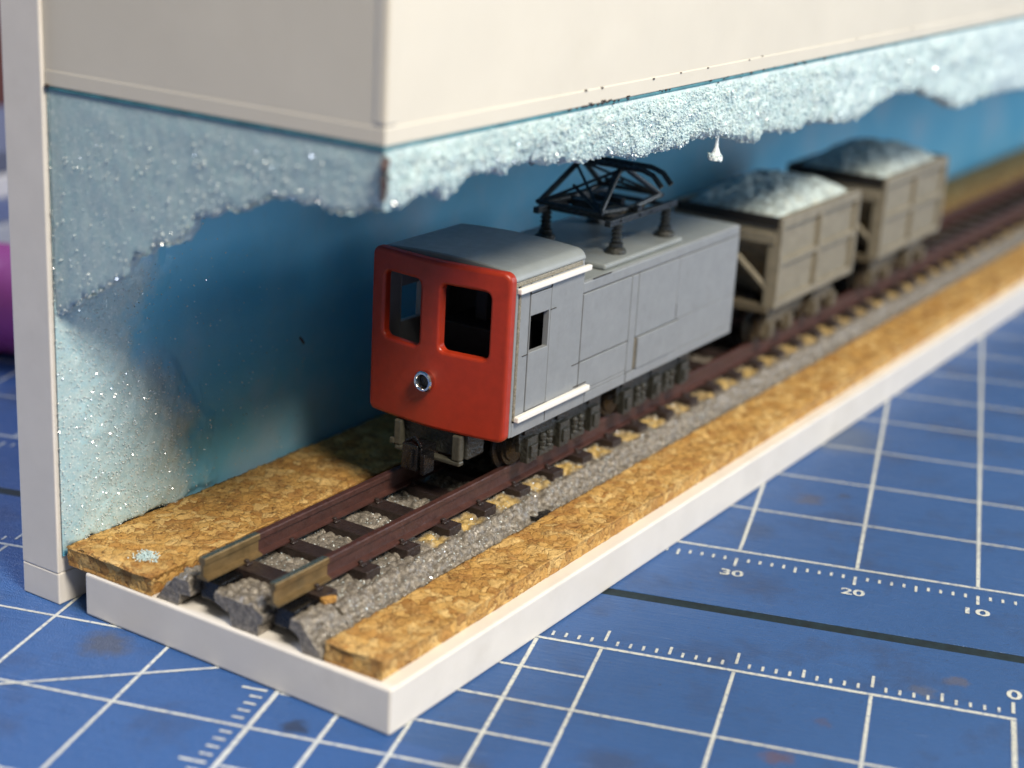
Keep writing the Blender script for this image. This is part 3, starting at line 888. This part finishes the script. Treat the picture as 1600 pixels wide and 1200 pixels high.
# ================================================================ WAGONS
def wagon(u0, label):
    L, hw = 21.0, 6.0
    t = thing('ore_wagon', (u0, LC, RT), label, 'wagon', 'ore wagons behind the locomotive')
    X = lambda a: u0 + a
    z0, z1 = 12.5, 22.0
    for sg in (-1, 1):
        y = LC + sg * hw
        MB().box(X(.3), X(L - .3), y - sg * .15, y - sg * .5, z0 + .1, z1 - .1).build('side_wall', 'wagon', t)
        rb = MB()
        rb.box(X(0), X(L), y - sg * .5, y + sg * .3, z1 - 1.1, z1)
        rb.box(X(0), X(L), y - sg * .45, y + sg * .28, z0, z0 + .75)
        rb.build('side_rail', 'wagon', t, 0.08)
        for q in (.45, L / 2, L - .45):
            MB().box(X(q - .42), X(q + .42), y - sg * .4, y + sg * .33, z0 + .77, z1 - 1.12).build('side_rib', 'wagon', t, 0.07)
        MB().box(X(.9), X(L - .9), y - sg * .4, y + sg * .26, 16.9, 17.5).build('side_rib', 'wagon', t, 0.07)
    for e in (0, 1):
        f = (lambda a: X(a)) if e == 0 else (lambda a: X(L - a))
        MB().box(f(.2), f(.6), LC - hw + .5, LC + hw - .5, 19.4, z1 - .05).build('end_sheet', 'wagon', t, 0.05)
        MB().box(f(-.05), f(.5), LC - hw + .1, LC + hw - .1, z1 - 1.0, z1 + .02).build('end_rim', 'wagon_dark', t, 0.06)  # near-black colour puts the shade at the rim into the material
        MB().box(f(-.15), f(.2), LC - hw + .3, LC + hw - .3, 19.2, 20.3).build('end_beam', 'wagon', t, 0.06)
        MB().poly([(f(.5), LC - hw + .6, 19.4), (f(.5), LC + hw - .6, 19.4), (f(5.5), LC + hw - .6, 12.6), (f(5.5), LC - hw + .6, 12.6),
                   (f(.9), LC - hw + .6, 19.4), (f(.9), LC + hw - .6, 19.4), (f(5.9), LC + hw - .6, 12.6), (f(5.9), LC - hw + .6, 12.6)],
                  [(0, 1, 2, 3), (4, 7, 6, 5), (0, 4, 5, 1), (1, 5, 6, 2), (2, 6, 7, 3), (3, 7, 4, 0)]).build('slope_sheet', 'wagon', t)
        for sg in (-1, 1):
            MB().box(f(.0), f(.75), LC + sg * (hw - 1.1), LC + sg * (hw - .3), 12.6, 19.3).build('end_post', 'wagon', t, 0.06)
            MB().tube([(f(.3), LC + sg * (hw - 4.6), 17.4), (f(.3), LC + sg * (hw - .7), 14.3)], 0.34, 8).build('end_brace', 'wagon', t)
        MB().box(f(-.2), f(1.0), LC - hw + .4, LC + hw - .4, 11.9, 12.7).build('end_sill', 'wagon_under', t, 0.08)
        MB().box(f(-2.6), f(.4), LC - .9, LC + .9, 9.3, 10.9).build('coupler', 'black', t, 0.15)
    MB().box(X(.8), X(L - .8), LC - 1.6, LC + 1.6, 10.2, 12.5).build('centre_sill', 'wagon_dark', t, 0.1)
    MB().prism([(X(6), 12.6), (X(L - 6), 12.6), (X(L - 8), 9.6), (X(8), 9.6)], 'y', LC - 4, LC + 4).build('discharge_hopper', 'wagon_under', t, 0.1)
    for ub in (4.6, L - 4.6):
        for sg in (-1, 1):
            y = LC + sg * 4.6
            b = MB()
            b.prism([(X(ub - 3.3), 9.0), (X(ub - 2.5), 8.3), (X(ub - 1.6), 8.8), (X(ub - .9), 10.1), (X(ub + .9), 10.1), (X(ub + 1.6), 8.8), (X(ub + 2.5), 8.3), (X(ub + 3.3), 9.0), (X(ub + 2.9), 11.0), (X(ub + 1.2), 11.9), (X(ub - 1.2), 11.9), (X(ub - 2.9), 11.0)], 'y', y - .3, y + .3)
            for e in (-2.4, 2.4): b.box(X(ub + e - .6), X(ub + e + .6), y, y + sg * .8, 8.9, 10.4)
            b.build('bogie_frame', 'wagon_under', t, 0.08)
        for e in (-2.4, 2.4):
            for sg in (-1, 1):
                MB().lathe((X(ub + e), LC + sg * 3.25, RT + 1.6), [(0.4, .4), (1.6, .35), (1.6, -.1), (1.95, -.2), (1.95, -.4), (0.4, -.45)] if sg > 0 else [(0.4, -.4), (1.6, -.35), (1.6, .1), (1.95, .2), (1.95, .4), (0.4, .45)], 'y', 20).build('wheel', 'wheel', t, sm=True)
    # heaped load
    nu, nv = 110, 70
    a = np.linspace(0.55, L - .55, nu); b = np.linspace(-hw + .52, hw - .52, nv)
    AA, BB = np.meshgrid(a, b, indexing='ij')
    ex = np.clip(1 - np.abs((AA - L / 2) / (L / 2 - .5)) ** 2.4, 0, 1); ey = np.clip(1 - np.abs(BB / (hw - .5)) ** 2.2, 0, 1)
    f1, f2, cid = worley(AA * 0.9 + u0, BB * 0.9, 3.0)
    H = 21.3 + 2.4 * np.sqrt(ex * ey) * (0.75 + 0.5 * fbm(AA * .25 + u0, BB * .3, 2)) + 0.30 * np.sqrt(np.clip(1 - (f1 / .65) ** 2, 0, 1)) * (.3 + cid) + (fbm(AA * 2.5, BB * 2.5, 5) - .5) * .25
    P = np.stack([AA + u0, BB + LC, H], -1)
    me = grid_mesh('load', P, False, wl(t))
    lo = link_mesh('load', me, 'load', t)
    lo['label'] = 'pale blue grey gravel heaped in the wagon'
    return t
wagon(74.8, 'tan ore wagon coupled right behind the grey locomotive, heaped with pale gravel')
wagon(103.6, 'tan ore wagon farthest from the locomotive, blurred, heaped with bluish gravel')

# ================================================================ SNOW
def interp(pts, x):
    p = np.array(sorted(pts)); return np.interp(x, p[:, 0], p[:, 1])
side_prof = [(0, 36.1), (1.8, 35.7), (4, 36.2), (6.2, 36.1), (7.3, 35.0), (8, 36.1), (9.8, 36.7), (11.6, 36.7), (13.6, 36.2), (16, 36.8), (19.3, 36.2), (23.3, 35.6), (27.5, 35.6), (32.5, 34.9), (36.7, 34.7), (42, 35.1), (45.7, 35.0), (49.5, 34.2), (54, 33.2), (54.6, 34.1), (62.9, 33.4), (64.2, 33.9), (77, 32.6), (79.3, 33.5), (86, 34.1), (94.5, 33.9), (103.6, 31.6), (108.3, 30.5), (117, 31.0), (133, 30.2), (160, 31), (210, 30.5)]
end_prof = [(1.6, 36.1), (3.7, 35.3), (5.2, 34.9), (7.3, 35.2), (9.1, 35.1), (10.9, 35.2), (13.1, 34.0), (15, 33.5), (17.6, 32.4), (18.7, 31.0), (21.1, 30.1), (22, 29.4), (23.5, 28.6), (24.2, 27.4), (26, 26.3), (28.5, 24.6), (31.2, 23)]
snow_samples = []   # (points, normals) for grains
def curtain(xs, prof, outer, inner, along, name, mat, label, cell, extra=None, rel=1.0, lipmax=0.9):
    # sheet hanging from the valance edge: xs along its length, cross-section wraps outer face, lip and inner face
    zt = fz - 0.28
    zb = interp(prof, xs) + (fbm(xs * 1.3, xs * 0, 3.0) - .5) * 0.7 + (fbm(xs * 4, xs * 0, 9.0) - .5) * .3
    tt = np.linspace(0, 1, 64)
    X, T = np.meshgrid(xs, tt, indexing='ij')
    ZB = zb[:, None]
    th = inner - outer
    if extra is not None: thx = extra(xs)[:, None]
    else: thx = np.full_like(X, th)
    ang = np.clip((T - .5) / .5, 0, 1)
    outt = T < .5
    hh = zt - ZB
    lip = np.minimum(hh * 0.45, lipmax)
    tau = T * 2
    zo = zt - (hh - lip) * np.clip(tau / 0.75, 0, 1)
    phi = np.clip((tau - .75) / 0.5, 0, 1) * math.pi
    tau2 = np.clip((tau - 1.25) / .75, 0, 1)
    z = np.where(tau < .75, zo, np.where(tau < 1.25, ZB + lip - lip * np.sin(phi), ZB + lip + (hh - lip) * tau2))
    c = np.where(tau < .75, 0.0, np.where(tau < 1.25, (1 - np.cos(phi)) / 2, 1.0))
    off = outer + c * thx * np.sign(th if th else 1)
    n1 = fbm(X * 0.55, z * 0.55, 5.0) - .5
    f1, f2, cid = worley(X * cell, z * cell + c * 7, 2.0)
    lump = np.sqrt(np.clip(1 - (f1 / .75) ** 2, 0, 1)) * (.4 + .6 * cid)
    amp = np.clip((zt - z) / 1.0, 0.0, 1)
    bul = np.where(c < .5, -1.0, 1.0) * (n1 * 0.9 + lump * 0.28 + 0.12) * amp * np.where(c < .3, rel, 1.0)
    off = off + bul
    z = z - np.where(np.abs(c - .5) < .45, 1, 0) * lump * .2
    P = np.stack([X, off, z], -1) if along == 'x' else np.stack([off, X, z], -1)
    org = Vector((0, 1.9, fz))
    me = grid_mesh(name, P, True, org)
    o = link_mesh(name, me, mat, None, org)
    tag(o, label, 'snow', kind='stuff')
    return P
xs = np.concatenate([np.arange(0.3, 70, 0.13), np.arange(70, 120, 0.3), np.arange(120, UEND, 1.0)])
PS = curtain(xs, side_prof, 2.05, 3.4, 'x', 'snow_fringe', 'snow', 'crusty pale snow fringe hanging along the front edge of the cream box', 1.5)
ye = np.arange(1.95, 31.1, 0.13)
PE = curtain(ye, end_prof, 0.25, 1.6, 'y', 'snow_arch', 'snow_gel', 'glittering grey blue snow arch hanging below the near end of the cream box', 1.2,
             extra=lambda v: 0.7 + 1.0 * np.clip((v - 23) / 8.2, 0, 1) ** 2, rel=0.15, lipmax=0.35)
# gel spread on the backboard
zz = np.linspace(4.0, 39.2, 190); uu = np.linspace(0.2, 40, 240)
ZZ, UU = np.meshgrid(zz, uu, indexing='ij')
um = interp([(3.5, 13.5), (5.5, 13.5), (8, 14), (12, 13), (15.3, 10.5), (18.2, 8), (22, 7.2), (24, 9.0), (27, 8), (33, 8), (39.5, 7)], ZZ) + (fbm(ZZ * .5, UU * .5, 4.0) - .5) * 5.0
hgt = np.clip((um + 3.5 - UU) / 6.0, 0.0, 1.0)
f1, f2, cid = worley(UU * 1.3, ZZ * 1.3, 6.0)
hgt = np.where(hgt > 0, 0.03 + hgt * (0.35 + 0.6 * fbm(UU * .3, ZZ * .3, 8.0) + 0.05 * np.sqrt(np.clip(1 - (f1 / .7) ** 2, 0, 1))), 0.03) + np.clip(hgt, 0, .3) * (fbm(UU * 2.5, ZZ * 2.5, 1.0) - .5) * .1
low = np.clip((ZZ - 4.3 - (fbm(UU * .8, UU * 0, 2.0)) * .8) / .5, -1, 1)
hgt = np.maximum(hgt * np.clip(low, 0, 1) * np.clip((UU - .2) / 1.4, 0, 1), 0.02)
P = np.stack([UU, 31.22 - hgt, ZZ], -1)
me = grid_mesh('snow_gel', P, False, Vector((0, 31.2, 0)))
cov = me.attributes.new('cover', 'FLOAT', 'POINT')
cov.data.foreach_set('value', (np.maximum(np.clip((um + 3.5 - UU) / 5.5, 0, 1), 0.52 * np.clip((34 - UU - ZZ * .75) / 26, 0, 1) ** .8) * np.clip((ZZ - 4.1) / .5, 0, 1)).reshape(-1).astype(np.float32))
def mat_gel_film():
    # opaque skin: the board's own paint where the gel thins out, gel colour where it is thick
    t = NT('snow_gel_film')
    n = t.noise(0.075, 4)
    cb = t.ramp(n.outputs['Fac'], BOARD_STOPS).outputs[0]
    n2 = t.noise(0.9, 5, 0.7)
    cb = t.mix(t.ramp(n2.outputs['Fac'], [(0.5, 0.0), (0.8, 0.25)]).outputs[0], cb, (0.25, 0.42, 0.5))
    cg = t.ramp(t.noise(1.1, 6, 0.7).outputs['Fac'], [(0.3, (0.34, 0.52, 0.57)), (0.7, (0.48, 0.61, 0.63))]).outputs[0]
    f = t.noise(7.0, 2, 0.5)
    cg = t.mix(t.ramp(f.outputs['Fac'], [(0.58, 0.0), (0.68, 0.55)]).outputs[0], cg, (0.82, 0.88, 0.87))  # sparkle painted into the gel colour as white specks
    a = t.n('ShaderNodeAttribute', attribute_name='cover')
    k = t.math('ADD', t.math('MULTIPLY', a.outputs['Fac'], 1.5), t.math('MULTIPLY_ADD', t.noise(1.3, 6).outputs['Fac'], 0.9))
    k.node.inputs[1].links[0].from_node.inputs[2].default_value = -0.95
    k.node.use_clamp = True
    t.set(Base_Color=t.mix(k, cb, cg), Roughness=0.44)
    t.bump(t.noise(4.5, 5, 0.7).outputs['Fac'], 0.02)
    return t.m
gel = link_mesh('snow_gel', me, mat_gel_film(), None, (0, 31.2, 0))
tag(gel, 'sparkling snow gel smeared on the near end of the blue backboard', 'snow', kind='stuff')

# grains and glitter
OCT = np.array([(1, 0, 0), (-1, 0, 0), (0, 1, 0), (0, -1, 0), (0, 0, 1), (0, 0, -1)], float)
OF = np.array([(0, 2, 4), (2, 1, 4), (1, 3, 4), (3, 0, 4), (2, 0, 5), (1, 2, 5), (3, 1, 5), (0, 3, 5)])
def rand_rot(n):
    q = rng.normal(size=(n, 4)); q /= np.linalg.norm(q, axis=1)[:, None]
    a, b, c, d = q.T
    return np.stack([1 - 2 * (c * c + d * d), 2 * (b * c - a * d), 2 * (b * d + a * c), 2 * (b * c + a * d), 1 - 2 * (b * b + d * d), 2 * (c * d - a * b), 2 * (b * d - a * c), 2 * (c * d + a * b), 1 - 2 * (b * b + c * c)], 1).reshape(n, 3, 3)
def grains(name, pts, smin, smax, mat, label, cat='snow', parent=None, org=(0, 0, 0)):
    n = len(pts)
    sc = rng.uniform(smin, smax, (n, 1, 1)) * rng.uniform(0.6, 1.3, (n, 6, 1))
    V = np.einsum('nij,kj->nki', rand_rot(n), OCT) * sc + pts[:, None, :] - np.array(org)
    F = (OF[None] + 6 * np.arange(n)[:, None, None]).reshape(-1, 3)
    me = bpy.data.meshes.new(name)
    me.from_pydata(V.reshape(-1, 3).tolist(), [], F.tolist())
    o = link_mesh(name, me, mat, parent, org if not parent else None)
    return tag(o, label, cat, kind='stuff')
def pick(P, n, umax=None, tmin=0, tmax=None):
    a, b = P.shape[:2]
    i = rng.integers(0, a - 1, n * 2); j = rng.integers(tmin, (tmax or b) - 1, n * 2)
    fi, fj = rng.random(n * 2)[:, None], rng.random(n * 2)[:, None]
    q = P[i, j] * (1 - fi) * (1 - fj) + P[i + 1, j] * fi * (1 - fj) + P[i, j + 1] * (1 - fi) * fj + P[i + 1, j + 1] * fi * fj
    return q[:n]
near = PS[:int(np.searchsorted(xs, 118))]
gp = np.concatenate([pick(near, 20000, tmin=2, tmax=28), pick(near, 10000, tmin=22, tmax=42)])
gp += rng.normal(0, 0.06, gp.shape)
grains('snow_grains', gp, 0.045, 0.13, 'grain', 'loose white snow crystals coating the hanging fringe', org=(0, 1.9, fz))
ok = (um - 1.0 - UU + rng.normal(0, 2.0, UU.shape) > 0) & (ZZ > 4.6)
ij = np.argwhere(ok)
def flakes(name, pts, nrm, spread, smin, smax, label, org):
    n = len(pts)
    N = np.array(nrm)[None] + rng.normal(0, spread, (n, 3)); N /= np.linalg.norm(N, axis=1)[:, None]
    t = np.cross(N, rng.normal(size=(n, 3))); t /= np.linalg.norm(t, axis=1)[:, None]
    b = np.cross(N, t)
    s = rng.uniform(smin, smax, (n, 1))
    c = pts + N * 0.06 - np.array(org)
    V = np.stack([c + t * s, c + b * s * .8, c - t * s, c - b * s * .8], 1).reshape(-1, 3)
    F = np.arange(4 * n).reshape(n, 4)
    me = bpy.data.meshes.new(name)
    me.from_pydata(V.tolist(), [], F.tolist())
    o = link_mesh(name, me, 'glitter', None, org)
    return tag(o, label, 'glitter', kind='stuff')

ok2 = np.argwhere((34 - UU - ZZ * .6 + rng.normal(0, 3, UU.shape) > 0) & (ZZ > 5.5) & (UU < 34))
sel = np.concatenate([ij[rng.integers(0, len(ij), 3200)], ok2[rng.integers(0, len(ok2), 600)]])
flakes('glitter', P[sel[:, 0], sel[:, 1]] + np.array([0, -0.05, 0]), (-.4, -1, .3), 0.55, 0.035, 0.095, 'glitter flakes sparkling on the backboard gel', (0, 31.2, 0))
flakes('glitter', pick(PE, 900, tmin=4, tmax=32) + np.array([-.08, 0, 0]), (-1, -.5, .3), 0.6, 0.04, 0.10, 'glitter flakes sparkling on the near snow arch', (0, 1.9, fz))
flakes('glitter', pick(near, 900, tmin=4, tmax=32) + np.array([0, -.12, 0]), (-.3, -1, .3), 0.6, 0.05, 0.13, 'glitter flakes sparkling on the long snow fringe', (0, 1.9, fz))

fl = flakes('ballast_glints', pick(PB, 2600), (-.2, -.5, 1), 0.5, 0.04, 0.10, None, (0, 0, 0))  # pale glossy flakes added over the ballast to make it glint
del fl['category']
for v_ in fl.data.vertices: v_.co -= Vector((0, TC, BZ))
fl.parent = track
fl.location = (0, 0, 0)
# icicle drop
ic = thing('icicle', (46.6, 2.3, 34.2), 'tiny bell shaped ice drop hanging from the snow fringe above the pantograph', 'icicle')
MB().lathe((46.6, 2.3, 32.55), [(0.28, 0), (0.62, .05), (0.6, .35), (0.34, .7), (0.18, 1.1), (0.13, 1.6), (0.15, 2.3), (.3, 2.8)], 'z', 14).build('drop', 'icicle', ic, sm=True)
q = np.array([(46.6 + r * math.cos(t), 2.3 + r * math.sin(t), 32.55 + z) for (r, t, z) in zip(rng.uniform(.2, .62, 70), rng.uniform(0, 6.28, 70), rng.uniform(0, .55, 70))])
grains('ice_crystals', q, 0.08, 0.18, 'grain', None, None, parent=ic)
for o in bpy.data.objects:
    if o.name.startswith('ice_crystals'):
        for v in o.data.vertices: v.co -= Vector((46.6, 2.3, 34.2))
# brown smear on the arch corner
sm = MB()
sm.tube([(0.0, 1.75, 38.9), (-.25, 1.7, 38.3), (-.2, 1.75, 37.6), (-.1, 1.8, 37.0)], 0.30, 10, 0.22)
sm.tube([(-.1, 1.8, 36.9), (-.1, 1.85, 36.3)], 0.2, 8, .15)
s_ = sm.build('brown_smear', plain('brown_smear', (0.10, 0.065, 0.06), 0.5, 0.4, 2, 0.2, 3), None, sm=True)
tag(s_, 'dark brown smear of paint on the corner of the hanging snow', 'smear')
# snow crumb on the left cork
q = np.array([(2.4 + rng.normal(0, .38), 24.6 + rng.normal(0, .4), 5.08 + abs(rng.normal(0, .14))) for _ in range(420)])
cr = grains('snow_crumb', q, 0.05, 0.11, 'grain', 'small crumb of white snow on the corner of the wide cork strip', 'snow crumb', org=(2.4, 24.6, 5.1))
# chip of cork on the ballast end
cc = MB().prism([(3.5, 9.0), (4.3, 8.75), (4.6, 8.3), (4.2, 8.1), (3.4, 8.5)], 'z', 5.8, 6.25).build('cork_crumb', 'cork', None, 0.1)
tag(cc, 'tiny pale cork crumb on the near end of the ballast beside the rail', 'cork crumb')

# ================================================================ BACKGROUND BEHIND THE BOARD
pen = thing('marker_pen', (40, 82, 6), 'magenta marker pen lying on the mat behind the board', 'marker pen')
d = Vector((0.35, -0.94, 0)).normalized()
c0 = Vector((40, 82, 6))
def along(a): return c0 + d * a
MB().tube([along(-60), along(10)], 6, 24).build('barrel', plain('magenta_plastic', (0.48, 0.09, 0.36), 0.3, 0.05, 0.2), pen, 0.5, sm=True)
MB().tube([along(10.1), along(34), along(36)], 5.6, 24).build('cap', plain('white_cap', (0.7, 0.7, 0.72), 0.35, 0.05, 0.2), pen, 0.5, sm=True)
bx = thing('storage_box', (110, 190, 0), 'reddish brown storage box far behind the board', 'box')
MB().box(100, 190, 150, 260, 0, 46).build('body', plain('red_brown_card', (0.16, 0.05, 0.035), 0.6, 0.15, 0.05), bx, 1)
MB().box(98, 192, 148, 262, 46.2, 52).build('lid', plain('red_brown_lid', (0.2, 0.06, 0.04), 0.6, 0.15, 0.05), bx, 1)
tr = thing('paper_stack', (80, 130, 0), 'stack of pale blue and white paper behind the marker pen', 'paper')
for k in range(4):
    MB().box(68 + k, 112 - k, 118 + k, 149, 0.1 + k * 3.1, 3.1 + k * 3.1).build('sheet_bundle', plain('paper_%d' % k, [(0.5, 0.55, 0.65), (0.15, 0.2, 0.4), (0.65, 0.68, 0.75), (0.1, 0.12, 0.2)][k], 0.7, 0.06, 0.1), tr, 0.2)
